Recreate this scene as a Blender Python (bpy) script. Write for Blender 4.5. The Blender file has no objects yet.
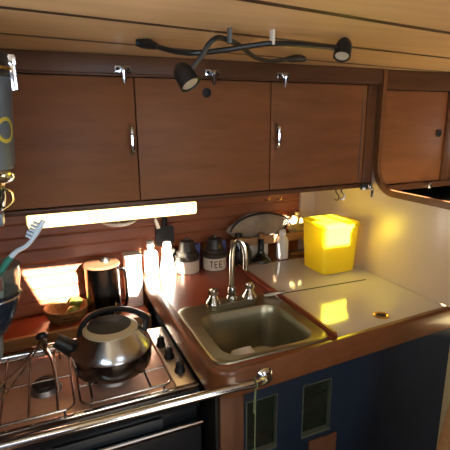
import bpy, bmesh, math, random
from mathutils import Vector, Matrix
random.seed(7)
scene = bpy.context.scene
COL = scene.collection
H = 1.4            # eye height; all shape coordinates below are measured from the eye level
PI = math.pi

# ------------------------------------------------------------------ materials
def mat(name, col, rough=0.5, metal=0.0, noise=0.0, nscale=20, stretch=(1, 1, 1), coat=0.0,
        bump=0.0, emit=None, estr=0.0, trans=0.0, col2=None, ior=1.45, spec=0.5, bscale=None):
    m = bpy.data.materials.new(name); m.use_nodes = True
    nt = m.node_tree; b = nt.nodes['Principled BSDF']
    b.inputs['Base Color'].default_value = (*col, 1)
    b.inputs['Roughness'].default_value = rough
    b.inputs['Metallic'].default_value = metal
    b.inputs['Coat Weight'].default_value = coat
    b.inputs['Coat Roughness'].default_value = 0.08
    b.inputs['Transmission Weight'].default_value = trans
    b.inputs['IOR'].default_value = ior
    b.inputs['Specular IOR Level'].default_value = spec
    if emit:
        b.inputs['Emission Color'].default_value = (*emit, 1)
        b.inputs['Emission Strength'].default_value = estr
    if noise > 0 or col2 or bump > 0:
        tc = nt.nodes.new('ShaderNodeTexCoord'); mp = nt.nodes.new('ShaderNodeMapping')
        mp.inputs['Scale'].default_value = stretch
        nt.links.new(tc.outputs['Object'], mp.inputs['Vector'])
        nz = nt.nodes.new('ShaderNodeTexNoise'); nz.inputs['Scale'].default_value = nscale
        nz.inputs['Detail'].default_value = 5; nz.inputs['Roughness'].default_value = 0.6
        nt.links.new(mp.outputs['Vector'], nz.inputs['Vector'])
        if noise > 0 or col2:
            rp = nt.nodes.new('ShaderNodeValToRGB')
            c2 = col2 if col2 else tuple(c * (1 - noise) for c in col)
            rp.color_ramp.elements[0].position = 0.32; rp.color_ramp.elements[0].color = (*c2, 1)
            rp.color_ramp.elements[1].position = 0.68; rp.color_ramp.elements[1].color = (*col, 1)
            nt.links.new(nz.outputs['Fac'], rp.inputs['Fac'])
            nt.links.new(rp.outputs['Color'], b.inputs['Base Color'])
        if bump > 0:
            bp = nt.nodes.new('ShaderNodeBump'); bp.inputs['Strength'].default_value = bump
            bp.inputs['Distance'].default_value = 0.003
            nt.links.new(nz.outputs['Fac'], bp.inputs['Height'])
            nt.links.new(bp.outputs['Normal'], b.inputs['Normal'])
    return m

M = {}
M['cab'] = mat('cabinet_mahogany', (.255, .100, .040), .46, noise=.25, nscale=9, stretch=(.5, 1, 3), spec=.3)
M['cab_frame'] = mat('frame_mahogany', (.125, .055, .028), .36, noise=.3, nscale=10, stretch=(.6, 1, 5), spec=.3)
M['plank'] = mat('plank_mahogany', (.36, .108, .038), .42, noise=.3, nscale=10, stretch=(.6, 2, 6))
M['board'] = mat('red_brown_board', (.27, .058, .024), .28, noise=.22, nscale=9, stretch=(3, .7, 1), coat=.3)
M['edge'] = mat('teak_edge', (.185, .064, .022), .34, noise=.25, nscale=12, stretch=(2, 2, 6), coat=.3)
M['trimwood'] = mat('trim_wood', (.20, .085, .035), .32, noise=.25, nscale=12, stretch=(2, 2, 6), spec=.4)
M['post'] = mat('post_wood', (.16, .065, .028), .5, noise=.3, nscale=12, stretch=(5, 5, .6))
M['tan'] = mat('pale_wood', (.45, .24, .10), .5, noise=.25, nscale=14, stretch=(2, 2, 6))
M['white_top'] = mat('cream_laminate', (.61, .57, .60), .10, noise=.04, nscale=4, coat=.35, spec=.6)
M['cream'] = mat('cream_paint', (.68, .53, .42), .32, noise=.06, nscale=5, coat=.15)
M['navy'] = mat('navy_paint', (.010, .022, .046), .42, noise=.2, nscale=6)
M['dark_glass'] = mat('dark_green_glass', (.020, .026, .018), .12, noise=.35, nscale=7)
M['sill'] = mat('pale_green_trim', (.085, .10, .07), .5)
M['black'] = mat('black_plastic', (.012, .012, .013), .38, bump=.05, nscale=60)
M['blackmat'] = mat('black_matte', (.016, .016, .018), .6, bump=.05, nscale=60)
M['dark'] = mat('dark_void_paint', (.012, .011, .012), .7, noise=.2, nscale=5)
M['chrome'] = mat('chrome', (.70, .75, .82), .12, 1.0, noise=.05, nscale=30)
M['steel'] = mat('brushed_steel', (.62, .61, .60), .24, 1.0, noise=.15, nscale=30, stretch=(1, 1, 12))
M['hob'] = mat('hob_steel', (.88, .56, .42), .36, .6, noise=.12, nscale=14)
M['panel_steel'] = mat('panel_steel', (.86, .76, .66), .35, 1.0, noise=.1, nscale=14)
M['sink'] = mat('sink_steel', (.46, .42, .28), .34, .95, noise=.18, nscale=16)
M['tap'] = mat('tap_nickel', (.50, .46, .38), .2, 1.0, noise=.15, nscale=30)
M['kettle'] = mat('kettle_steel', (.48, .51, .54), .20, 1.0, noise=.1, nscale=30, stretch=(1, 1, 14))
M['kettle_band'] = mat('kettle_band_steel', (.20, .19, .19), .20, 1.0, noise=.1, nscale=30)
M['jug'] = mat('jug_steel', (.15, .14, .135), .16, 1.0, noise=.1, nscale=20)
M['beige'] = mat('beige_lid', (.50, .42, .27), .35, noise=.1, nscale=20)
M['stove_dark'] = mat('stove_enamel', (.014, .017, .022), .25, noise=.2, nscale=12)
M['cap'] = mat('burner_cap', (.02, .02, .022), .35, noise=.2, nscale=40)
M['alu'] = mat('burner_aluminium', (.42, .40, .38), .4, 1.0, noise=.2, nscale=40)
M['wire'] = mat('pan_wire', (.42, .36, .30), .25, 1.0, noise=.2, nscale=60)
M['wicker'] = mat('wicker', (.42, .22, .075), .65, noise=.5, nscale=90, bump=.5)
M['lime'] = mat('lime_skin', (.24, .30, .045), .42, noise=.25, nscale=40, bump=.15)
M['white'] = mat('white_plastic', (.80, .78, .74), .35, noise=.04, nscale=20)
M['label'] = mat('white_label', (.72, .66, .56), .5, noise=.05, nscale=20)
M['darklid'] = mat('dark_lid', (.045, .038, .03), .35, noise=.25, nscale=40)
M['bag'] = mat('grey_cloth', (.42, .33, .24), .85, noise=.4, nscale=16, bump=.4)
M['bread'] = mat('pale_wrap', (.72, .55, .22), .5, noise=.25, nscale=18, bump=.3)
M['cork'] = mat('cork', (.40, .20, .08), .7, noise=.4, nscale=70)
M['bottle'] = mat('dark_bottle', (.016, .014, .010), .10, noise=.2, nscale=12, coat=.5)
M['greenglass'] = mat('dark_green_jar', (.04, .05, .035), .15, noise=.3, nscale=12, coat=.4)
M['brass'] = mat('brass', (.72, .45, .14), .25, 1.0, noise=.1, nscale=30)
M['mug'] = mat('blue_grey_enamel', (.085, .115, .15), .28, .0, noise=.15, nscale=14)
M['yellow'] = mat('yellow_print', (.55, .45, .06), .5, noise=.1, nscale=30)
M['teal'] = mat('teal_rubber', (.03, .22, .17), .45, noise=.1, nscale=30)
M['brushblue'] = mat('pale_blue_plastic', (.50, .62, .74), .3, noise=.05, nscale=30)
M['red'] = mat('red_plastic', (.55, .05, .02), .4, noise=.1, nscale=30)
M['smoke'] = mat('smoky_plastic', (.55, .62, .58), .06, trans=.92, ior=1.2)
M['navyplastic'] = mat('navy_cup', (.012, .018, .032), .15, noise=.15, nscale=12, coat=.4)
M['grey'] = mat('grey_paint', (.12, .13, .13), .5, noise=.1, nscale=12)
M['cordmat'] = mat('green_cord', (.20, .26, .13), .8, noise=.3, nscale=120)
M['ink'] = mat('black_ink', (.015, .013, .012), .6)
M['tube'] = mat('warm_tube_diffuser', (.9, .85, .7), .4, emit=(1.0, .68, .26), estr=3.6)
M['lens'] = mat('lamp_lens', (.45, .40, .33), .2, noise=.05, nscale=40)
M['floor'] = mat('teak_floor', (.20, .10, .05), .45, noise=.35, nscale=10, stretch=(.5, 6, 1))
M['bench'] = mat('bounce_cloth_tan', (.42, .35, .27), .8, noise=.15, nscale=20)  # for the added bench that bounces sun from behind the camera
M['settee'] = mat('bounce_cloth_straw', (.70, .58, .30), .8, noise=.1, nscale=20)  # for the added settee that bounces sun in the right compartment
M['violet'] = mat('violet_plastic', (.16, .16, .40), .4, noise=.1, nscale=20)

def tub_mat():
    m = bpy.data.materials.new('translucent_yellow_plastic'); m.use_nodes = True
    nt = m.node_tree; b = nt.nodes['Principled BSDF']; out = nt.nodes['Material Output']
    b.inputs['Base Color'].default_value = (.92, .82, .05, 1); b.inputs['Roughness'].default_value = .28
    b.inputs['Coat Weight'].default_value = .4
    tr = nt.nodes.new('ShaderNodeBsdfTranslucent'); tr.inputs['Color'].default_value = (.95, .86, .07, 1)
    mx = nt.nodes.new('ShaderNodeMixShader'); mx.inputs['Fac'].default_value = .5
    nt.links.new(b.outputs[0], mx.inputs[1]); nt.links.new(tr.outputs[0], mx.inputs[2])
    nt.links.new(mx.outputs[0], out.inputs['Surface'])
    return m
M['tub'] = tub_mat()

def ceiling_mat():
    m = bpy.data.materials.new('ceiling_veneer'); m.use_nodes = True
    nt = m.node_tree; b = nt.nodes['Principled BSDF']
    b.inputs['Roughness'].default_value = .38; b.inputs['Coat Weight'].default_value = .1
    tc = nt.nodes.new('ShaderNodeTexCoord'); sp = nt.nodes.new('ShaderNodeSeparateXYZ')
    nt.links.new(tc.outputs['Object'], sp.inputs[0])
    def mth(op, a, bv):
        n = nt.nodes.new('ShaderNodeMath'); n.operation = op
        for i, v in enumerate((a, bv)):
            if isinstance(v, (int, float)): n.inputs[i].default_value = v
            else: nt.links.new(v, n.inputs[i])
        return n.outputs[0]
    v = mth('SUBTRACT', sp.outputs['Y'], mth('MULTIPLY', sp.outputs['X'], .13))
    f = mth('FRACT', mth('ADD', mth('DIVIDE', mth('SUBTRACT', v, .695), .193), 10.0), 0)
    groove = mth('LESS_THAN', f, .08)
    mp = nt.nodes.new('ShaderNodeMapping'); mp.inputs['Scale'].default_value = (.7, 8, 1)
    mp.inputs['Rotation'].default_value = (0, 0, -.13)
    nt.links.new(tc.outputs['Object'], mp.inputs['Vector'])
    nz = nt.nodes.new('ShaderNodeTexNoise'); nz.inputs['Scale'].default_value = 6; nz.inputs['Detail'].default_value = 4
    nt.links.new(mp.outputs['Vector'], nz.inputs['Vector'])
    rp = nt.nodes.new('ShaderNodeValToRGB')
    rp.color_ramp.elements[0].position = .3; rp.color_ramp.elements[0].color = (.60, .38, .19, 1)
    rp.color_ramp.elements[1].position = .7; rp.color_ramp.elements[1].color = (.70, .46, .24, 1)
    nt.links.new(nz.outputs['Fac'], rp.inputs['Fac'])
    mx = nt.nodes.new('ShaderNodeMixRGB'); nt.links.new(groove, mx.inputs['Fac'])
    nt.links.new(rp.outputs['Color'], mx.inputs[1]); mx.inputs[2].default_value = (.045, .022, .012, 1)
    nt.links.new(mx.outputs[0], b.inputs['Base Color'])
    return m
M['ceiling'] = ceiling_mat()

def perforated_mat():
    m = bpy.data.materials.new('perforated_grille'); m.use_nodes = True
    nt = m.node_tree; b = nt.nodes['Principled BSDF']
    b.inputs['Roughness'].default_value = .4
    tc = nt.nodes.new('ShaderNodeTexCoord'); vo = nt.nodes.new('ShaderNodeTexVoronoi')
    vo.inputs['Scale'].default_value = 170; vo.inputs['Randomness'].default_value = 0
    nt.links.new(tc.outputs['Object'], vo.inputs['Vector'])
    rp = nt.nodes.new('ShaderNodeValToRGB')
    rp.color_ramp.elements[0].position = .35; rp.color_ramp.elements[0].color = (.006, .006, .007, 1)
    rp.color_ramp.elements[1].position = .45; rp.color_ramp.elements[1].color = (.035, .045, .055, 1)
    nt.links.new(vo.outputs['Distance'], rp.inputs['Fac']); nt.links.new(rp.outputs['Color'], b.inputs['Base Color'])
    return m
M['perf'] = perforated_mat()

# ------------------------------------------------------------------ mesh helpers
def NB(): return bmesh.new()

def box(bm, x0, x1, y0, y1, z0, z1, bev=0.0, seg=2):
    t = bmesh.new()
    bmesh.ops.create_cube(t, size=1)
    for v in t.verts:
        v.co = Vector(((x0 + x1) / 2 + v.co.x * (x1 - x0), (y0 + y1) / 2 + v.co.y * (y1 - y0), (z0 + z1) / 2 + v.co.z * (z1 - z0)))
    if bev > 0:
        bmesh.ops.bevel(t, geom=t.edges[:], offset=bev, segments=seg, affect='EDGES', profile=.6)
    merge(bm, t); return bm

def merge(bm, t, mtx=None):
    if mtx is not None: bmesh.ops.transform(t, matrix=mtx, verts=t.verts)
    me = bpy.data.meshes.new('tmp'); t.to_mesh(me); t.free(); bm.from_mesh(me); bpy.data.meshes.remove(me)

def smooth_path(pts, n=6):
    P = [Vector(p) for p in pts]; out = []
    for i in range(len(P) - 1):
        p0 = P[max(i - 1, 0)]; p1 = P[i]; p2 = P[i + 1]; p3 = P[min(i + 2, len(P) - 1)]
        for k in range(n):
            t = k / n
            out.append(.5 * ((2 * p1) + (p2 - p0) * t + (2 * p0 - 5 * p1 + 4 * p2 - p3) * t * t + (3 * p1 - p0 - 3 * p2 + p3) * t ** 3))
    out.append(P[-1]); return out

def tube(bm, pts, r, seg=10, smooth=0, closed=False, sy=1.0):
    if isinstance(r, (int, float)): rr = [r] * len(pts)
    else: rr = list(r)
    if smooth:
        n0 = len(pts); q = smooth_path(pts, smooth)
        r2 = []
        for i in range(len(q)):
            f = i / smooth; a = min(int(f), n0 - 1); b_ = min(a + 1, n0 - 1)
            r2.append(rr[a] + (rr[b_] - rr[a]) * (f - a))
        pts, rr = q, r2
    P = [Vector(p) for p in pts]; N = len(P); rings = []; nrm = None
    for i in range(N):
        if closed: t = P[(i + 1) % N] - P[i - 1]
        else: t = P[min(i + 1, N - 1)] - P[max(i - 1, 0)]
        t.normalize()
        if nrm is None:
            a = Vector((0, 0, 1)) if abs(t.z) < .9 else Vector((1, 0, 0))
            nrm = (a - t * a.dot(t)).normalized()
        else:
            nrm = (nrm - t * nrm.dot(t)).normalized()
        bn = t.cross(nrm)
        rings.append([bm.verts.new(P[i] + (nrm * math.cos(2 * PI * k / seg) * sy + bn * math.sin(2 * PI * k / seg)) * rr[i]) for k in range(seg)])
    for i in range(N if closed else N - 1):
        a, b_ = rings[i], rings[(i + 1) % N]
        for k in range(seg): bm.faces.new((a[k], a[(k + 1) % seg], b_[(k + 1) % seg], b_[k]))
    if not closed:
        bm.faces.new(rings[0][::-1]); bm.faces.new(rings[-1])
    return bm

def lathe(bm, c, prof, seg=32, axis=None, sx=1.0, sy=1.0, wob=0.0):
    """prof: (radius, height) from bottom to top about +z at c; axis re-aims +z"""
    t = bmesh.new(); rings = []
    for r, z in prof:
        if r < 1e-6: rings.append([t.verts.new((0, 0, z))])
        else: rings.append([t.verts.new((r * sx * math.cos(2 * PI * k / seg), r * sy * math.sin(2 * PI * k / seg), z)) for k in range(seg)])
    for a, b_ in zip(rings, rings[1:]):
        for k in range(seg):
            k2 = (k + 1) % seg
            if len(a) == 1 and len(b_) == 1: continue
            if len(a) == 1: t.faces.new((a[0], b_[k2], b_[k]))
            elif len(b_) == 1: t.faces.new((a[k], a[k2], b_[0]))
            else: t.faces.new((a[k], a[k2], b_[k2], b_[k]))
    if len(rings[0]) > 1 and prof[0] != prof[-1]: t.faces.new(rings[0][::-1])
    if len(rings[-1]) > 1 and prof[0] != prof[-1]: t.faces.new(rings[-1])
    m = Matrix.Translation(Vector(c))
    if axis is not None: m = m @ Vector((0, 0, 1)).rotation_difference(Vector(axis).normalized()).to_matrix().to_4x4()
    merge(bm, t, m); return bm

def prism(bm, poly, axis, a0, a1, bev=0.0):
    """extrude a 2-D outline; axis 'z': (x,y), 'y': (x,z), 'x': (y,z)"""
    t = bmesh.new()
    def mk(u, v, a): return {'z': (u, v, a), 'y': (u, a, v), 'x': (a, u, v)}[axis]
    A = [t.verts.new(mk(u, v, a0)) for u, v in poly]; B = [t.verts.new(mk(u, v, a1)) for u, v in poly]
    n = len(poly)
    t.faces.new(A[::-1]); t.faces.new(B)
    for i in range(n): t.faces.new((A[i], A[(i + 1) % n], B[(i + 1) % n], B[i]))
    bmesh.ops.recalc_face_normals(t, faces=t.faces[:])
    if bev > 0: bmesh.ops.bevel(t, geom=t.edges[:], offset=bev, segments=2, affect='EDGES')
    merge(bm, t); return bm

def rrect(x0, x1, y0, y1, r, n=6):
    out = []
    for cx, cy, a in ((x1 - r, y1 - r, 0), (x0 + r, y1 - r, 90), (x0 + r, y0 + r, 180), (x1 - r, y0 + r, 270)):
        for k in range(n + 1):
            t = math.radians(a + 90 * k / n); out.append((cx + r * math.cos(t), cy + r * math.sin(t)))
    return out

def loft(bm, loops, cap0=False, cap1=False):
    R = [[bm.verts.new(p) for p in L] for L in loops]
    n = len(R[0])
    for a, b_ in zip(R, R[1:]):
        for k in range(n): bm.faces.new((a[k], a[(k + 1) % n], b_[(k + 1) % n], b_[k]))
    if cap0: bm.faces.new(R[0][::-1])
    if cap1: bm.faces.new(R[-1])
    return bm

# ------------------------------------------------------------------ object helpers
def thing(name, loc, label, cat, group=None):
    o = bpy.data.objects.new(name, None); o.empty_display_size = .02; COL.objects.link(o)
    o.location = (loc[0], loc[1], loc[2] + H); o['label'] = label; o['category'] = cat; o['org'] = list(loc)
    if group: o['group'] = group
    return o

def root_org(o):
    while o.parent: o = o.parent
    return Vector(o['org'])

def finish(bm, name, m, angle=35):
    bmesh.ops.remove_doubles(bm, verts=bm.verts, dist=1e-6)
    bmesh.ops.recalc_face_normals(bm, faces=bm.faces[:])
    me = bpy.data.meshes.new(name); bm.to_mesh(me); bm.free()
    me.materials.append(m)
    for p in me.polygons: p.use_smooth = True
    me.set_sharp_from_angle(angle=math.radians(angle))
    return me

def part(name, bm, m, parent, label=None, angle=35):
    org = root_org(parent)
    bmesh.ops.translate(bm, vec=-org, verts=bm.verts)
    o = bpy.data.objects.new(name, finish(bm, name, m, angle)); COL.objects.link(o); o.parent = parent
    if label: o['label'] = label
    return o

def single(name, bm, m, loc, label, cat, group=None, angle=35):
    bmesh.ops.translate(bm, vec=-Vector(loc), verts=bm.verts)
    o = bpy.data.objects.new(name, finish(bm, name, m, angle)); COL.objects.link(o)
    o.location = (loc[0], loc[1], loc[2] + H); o['label'] = label; o['category'] = cat; o['org'] = list(loc)
    if group: o['group'] = group
    return o

def struct(name, bm, m, label, cat):
    bmesh.ops.translate(bm, vec=(0, 0, H), verts=bm.verts)
    o = bpy.data.objects.new(name, finish(bm, name, m)); COL.objects.link(o)
    o['kind'] = 'structure'; o['label'] = label; o['category'] = cat; return o

def dup(root, delta, label, loc=None):
    r = root.copy(); COL.objects.link(r); r.location = root.location + Vector(delta); r['label'] = label
    for ch in list(root.children):
        c = ch.copy(); COL.objects.link(c); c.parent = r
        for g in list(ch.children):
            d = g.copy(); COL.objects.link(d); d.parent = c
    return r

# ------------------------------------------------------------------ the setting
XL, XR, YR, YB, ZF, ZC = -.24, 1.72, -1.25, 1.40, -H, .155
SUN = Vector((-.20, 1.0, -.44))

def trace_up(p, z=ZC):
    t = (z - p[2]) / SUN.z
    return (p[0] + SUN.x * t, p[1] + SUN.y * t)

# unseen deck openings, added and shaped so sun falls on these target outlines
openings = [
    [(-.098, 1.395, -.447), (.265, 1.395, -.457), (.265, 1.395, -.60), (-.049, 1.395, -.573)],            # left patch on the planks
    [(.290, 1.33, -.395), (.395, 1.33, -.395), (.40, 1.33, -.53), (.290, 1.33, -.53)],              # utensils corner
    [(1.08, .55, -.60), (1.37, .55, -.60), (1.37, .95, -.60), (1.08, .95, -.60)],                  # added settee that bounces light beyond the bulkhead
    [(.958, .85, -.222), (1.02, .85, -.222), (1.02, 1.02, -.222), (.958, 1.02, -.222)],            # partition edge
]
def filled(name, outer, holes, z, th):
    cu = bpy.data.curves.new(name, 'CURVE'); cu.dimensions = '2D'; cu.fill_mode = 'BOTH'; cu.extrude = th / 2
    for L in [outer] + holes:
        s = cu.splines.new('POLY'); s.points.add(len(L) - 1); s.use_cyclic_u = True
        for i, (x, y) in enumerate(L): s.points[i].co = (x, y, 0, 1)
    ob = bpy.data.objects.new(name + '_outline', cu); COL.objects.link(ob)
    dg = bpy.context.evaluated_depsgraph_get()
    me = bpy.data.meshes.new_from_object(ob.evaluated_get(dg))
    bm = bmesh.new(); bm.from_mesh(me); bpy.data.objects.remove(ob); bpy.data.curves.remove(cu); bpy.data.meshes.remove(me)
    bmesh.ops.translate(bm, vec=(0, 0, z + th / 2), verts=bm.verts)
    return bm
holes = [[trace_up(p) for p in L] for L in openings]
holes.append([(1.017, .049), (1.060, .049), (1.067, .224), (1.112, .224), (1.116, -.025), (1.170, -.034), (1.200, -.205), (1.080, -.201)])
bm = filled('ceiling', [(XL - .03, YR - .03), (XR + .03, YR - .03), (XR + .03, YB + .05), (XL - .03, YB + .05)], holes, ZC, .012)
struct('ceiling', bm, M['ceiling'], 'low wood veneer cabin ceiling with dark plank seams', 'ceiling')
struct('floor', box(NB(), XL - .03, XR + .03, YR - .03, YB + .05, ZF - .03, ZF), M['floor'], 'brown wooden cabin floor', 'floor')

def planks(bm, x0, x1, y, z0, z1, pitch=.043):
    # lapped boards: each leans out a little towards its lower edge, with a shadow step below
    n = int(round((z1 - z0) / pitch))
    for i in range(n):
        a = z0 + i * pitch
        prism(bm, [(y, a), (y - .006, a + .002), (y - .0083, a + .006), (y - .003, a + pitch - .004), (y, a + pitch - .002)], 'x', x0, x1)
    box(bm, x0, x1, y - .001, y + .03, z0, z1)
    return bm
struct('wall_back', planks(box(NB(), XL, XR, YB, YB + .03, ZF, -.60), XL, XR, YB, -.60, ZC), M['plank'],
       'red brown wall of narrow horizontal planks behind the galley', 'wall')
bm = NB()   # port side with its portlight opening
box(bm, XL - .03, XL, YR, YB, ZF, -.22); box(bm, XL - .03, XL, YR, YB, .06, ZC); box(bm, XL - .03, XL, YR, .0, -.22, .06); box(bm, XL - .03, XL, .45, YB, -.22, .06)
struct('wall_left', bm, M['cab_frame'], 'dark wooden wall left of the cooker', 'wall')
bm = NB()   # starboard side with its portlight opening
box(bm, XR, XR + .03, YR, YB, ZF, -.20); box(bm, XR, XR + .03, YR, YB, .06, ZC); box(bm, XR, XR + .03, YR, .78, -.20, .06); box(bm, XR, XR + .03, 1.07, YB, -.20, .06)
struct('wall_starboard', bm, M['cab_frame'], 'dark wooden wall at the far right', 'wall')
bm = NB()   # rear wall with the companionway opening
box(bm, XL, .05, YR - .03, YR, ZF, ZC); box(bm, .75, XR, YR - .03, YR, ZF, ZC); box(bm, .05, .75, YR - .03, YR, ZF, -.70)
struct('wall_rear', bm, M['cab_frame'], 'wooden wall with the open companionway behind the viewer', 'wall')

struct('bounce_settee', box(NB(), 1.02, XR - .002, .45, 1.07, ZF + .001, -.60, .01), M['settee'], 'added unseen straw coloured settee bouncing sun up beyond the bulkhead', 'bench')  # added out of view to throw sunlight up onto the right ceiling
struct('bounce_bench', box(NB(), -.05, 1.1, YR + .002, .16, ZF + .001, -.95, .01), M['bench'], 'added tan bench behind the viewer bouncing sun up to the ceiling', 'bench')  # added behind the camera to bounce sun onto ceiling and doors
bm = box(NB(), -.6, 1.6, YR - 1.45, YR - .03, ZC + .02, ZC + .05)
struct('sun_block_canopy', bm, M['cream'], 'added unseen canopy blocking sun outside the companionway', 'canopy')  # added out of view to block direct sun through the rear opening
# white half height bulkhead right of the worktop
PX0, PX1 = .985, .995
arc = []
for k in range(9):
    a = math.radians(90 * k / 8)
    arc.append((1.066 - .085 + .085 * math.cos(a), -.135 - .087 * math.sin(a)))   # vertical edge swings into the level edge
edge_line = [(1.066, ZC - .002), (1.066, 0.0)] + arc + [(.88, -.223), (.742, -.2245)]
outline = edge_line + [(.742, -.4978), (.776, -.4978), (.776, ZF), (YB - .007, ZF), (YB - .007, ZC - .002)]
struct('wall_right', prism(NB(), outline, 'x', PX0, PX1), M['cream'], 'cream painted half height bulkhead right of the white worktop', 'wall')
bm = NB()
L0 = []; tmp = edge_line
ins = []; 
for i, (y, z) in enumerate(tmp):
    a = Vector(tmp[max(i - 1, 0)]); b_ = Vector(tmp[min(i + 1, len(tmp) - 1)]); t = (b_ - a).normalized(); n = Vector((t.y, -t.x))
    ins.append((Vector((y, z)), n))
loops = []
for p, n in ins:
    n = -n if n.x > 0 and abs(n.x) > .01 else n
    if n.y < 0 and abs(n.y) > abs(n.x): n = -n
    o1 = p + n * .012; o0 = p - n * .008
    loops.append([(PX0 - .0015, o0.x, o0.y), (PX0 - .0015, o1.x, o1.y), (PX1 + .002, o1.x, o1.y), (PX1 + .002, o0.x, o0.y)])
loft(bm, loops, True, True)
struct('trim_1', bm, M['trimwood'], 'curved varnished wooden edge capping the cream bulkhead', 'trim')
struct('trim_2', box(NB(), .915, .984, YB - .018, YB - .0075, -.50, ZC - .3), M['cream'], 'cream lining strip on the back wall by the bulkhead', 'trim')

# ------------------------------------------------------------------ overhead cabinets
YC = 1.077
def handle_bm(x, z0, z1, y):
    b = NB()
    tube(b, [(x, y, z0), (x, y - .012, z0 + .004), (x, y - .018, z0 + .016), (x, y - .018, z1 - .016), (x, y - .012, z1 - .004), (x, y, z1)], [.006, .006, .0062, .0062, .006, .006], 10, 4)
    return b
def latch(par, x):
    b = NB(); box(b, x - .019, x + .019, YC - .030, YC - .022, .114, .130, .002)
    p = part('latch_plate', b, M['chrome'], par, 'chrome cabinet latch plate')
    b = NB(); tube(b, [(x, YC - .030, .124), (x, YC - .038, .124), (x, YC - .040, .118), (x + .001, YC - .036, .092)], [.006, .006, .0055, .004], 10, 3)
    part('latch_lever', b, M['chrome'], p)
    b = NB()
    for s in (-1, 1): lathe(b, (x + s * .0125, YC - .0300, .122), [(.0042, 0), (.0042, .0015), (0, .002)], 10, (0, -1, 0))
    part('latch_screws', b, M['blackmat'], p)

cab = thing('overhead_cabinet', (.38, 1.23, -.213), 'long mahogany overhead cabinet with three flush doors above the sink and cooker', 'cabinet')
b = NB()
X0, X1 = XL + .001, .978
box(b, X0, X1, YC + .005, YB - .0085, -.2065, -.197); box(b, X0, X1, YC + .02, YB - .0085, .13, ZC - .001)
box(b, X0, X0 + .014, YC + .005, YB - .0085, -.197, .13); box(b, X1 - .014, X1, YC + .005, YB - .0085, -.197, .13)
box(b, X0, X1, YB - .02, YB - .0085, -.197, .13)
part('carcass', b, M['cab_frame'], cab)
b = NB()
box(b, X0, X1, YC - .022, YC + .02, .113, ZC - .001, .002)
box(b, X0, X1, YC - .016, YC + .02, .1085, .1135, .001)
box(b, X0, X1, YC - .012, YC + .006, -.2085, -.1955, .003)
box(b, .9385, X1, YC - .008, YC + .02, -.1945, .108, .002)
box(b, X0, -.1665, YC - .008, YC + .02, -.1945, .108, .002)
part('face_frame', b, M['cab_frame'], cab)
doors = []
for i, (a, c) in enumerate(((-.165, .2205), (.2235, .5985), (.6015, .937))):
    d = part('door', box(NB(), a, c, YC - .006, YC + .014, -.1935, .1065, .0015), M['cab'], cab)
    doors.append(d)
part('handle', handle_bm(.207, -.075, -.006, YC - .006), M['chrome'], doors[0], 'chrome upright pull handle')
part('handle', handle_bm(.617, -.072, -.006, YC - .006), M['chrome'], doors[2], 'chrome upright pull handle')
b = NB(); lathe(b, (.409, YC - .0062, .075), [(.012, 0), (.012, .003), (.0085, .0042), (.007, .001), (0, .001)], 20, (0, -1, 0))
part('finger_hole', b, M['blackmat'], doors[1], 'round black finger hole')
part('hinge_strip', box(NB(), .921, .925, YC - .0075, YC - .0055, -.18, .098), M['steel'], doors[2])
for x in (.193, .417, .625): latch(cab, x)
b = NB(); box(b, .928, .950, YC - .024, YC - .012, -.214, -.196, .002)
ct = part('catch', b, M['blackmat'], cab, 'small black catch at the lower right corner')
b = NB(); box(b, .953, .972, YC - .022, YC - .012, -.213, -.197, .002); tube(b, [(.966, YC - .022, -.206), (.966, YC - .028, -.214), (.966, YC - .026, -.238)], .004, 8, 3)
part('catch_hook', b, M['chrome'], ct, 'chrome hook')

cab2 = thing('overhead_cabinet', (1.15, 1.23, -.213), 'mahogany overhead cabinet beyond the bulkhead with one door and a dark finger hole', 'cabinet')
b = NB(); A0, A1 = .9985, XR - .001
box(b, A0, A1, YC + .02, YB - .0085, -.225, -.205); box(b, A0, A1, YC + .02, YB - .0085, .09, .118); box(b, A0, A0 + .01, YC + .02, YB - .0085, -.205, .09)
box(b, A1 - .012, A1, YC + .02, YB - .0085, -.205, .09); box(b, A0, A1, YB - .02, YB - .0085, -.205, .09)
part('carcass', b, M['cab_frame'], cab2)
b = NB()
box(b, A0, A1, YC - .012, YC + .02, .0955, ZC - .001, .002); box(b, A0, A1, YC - .012, YC + .02, -.228, -.2075, .002); box(b, 1.287, 1.32, YC - .012, YC + .02, -.2065, .0945, .002)
box(b, 1.3215, A1, YC - .004, YC + .016, -.2065, .0945, .002)
part('face_frame', b, M['cab_frame'], cab2)
d = part('door', box(NB(), A0 + .002, 1.2845, YC - .006, YC + .014, -.2055, .0935, .0015), M['cab'], cab2)
b = NB(); lathe(b, (1.258, YC - .0062, -.042), [(.013, 0), (.013, .003), (.009, .0042), (.007, .001), (0, .001)], 20, (0, -1, 0))
part('finger_hole', b, M['blackmat'], d, 'round black finger hole')
b = NB(); tube(b, [(1.222, YC - .012, -.219), (1.222, YC - .022, -.219)], .006, 10); lathe(b, (1.222, YC - .022, -.219), [(.009, 0), (.009, .004), (.006, .007), (0, .008)], 14, (0, -1, 0))
part('catch_knob', b, M['chrome'], cab2, 'small chrome catch knob')

# dark locker wall under the far cabinet
lk = thing('storage_locker', (1.3, 1.25, -.40), 'dark low locker behind the bulkhead beneath the far cabinet', 'locker')
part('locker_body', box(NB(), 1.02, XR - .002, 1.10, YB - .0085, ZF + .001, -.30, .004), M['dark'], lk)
part('locker_top', box(NB(), 1.012, XR - .002, 1.07, YB - .0085, -.2995, -.278, .004), M['dark'], lk)

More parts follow.
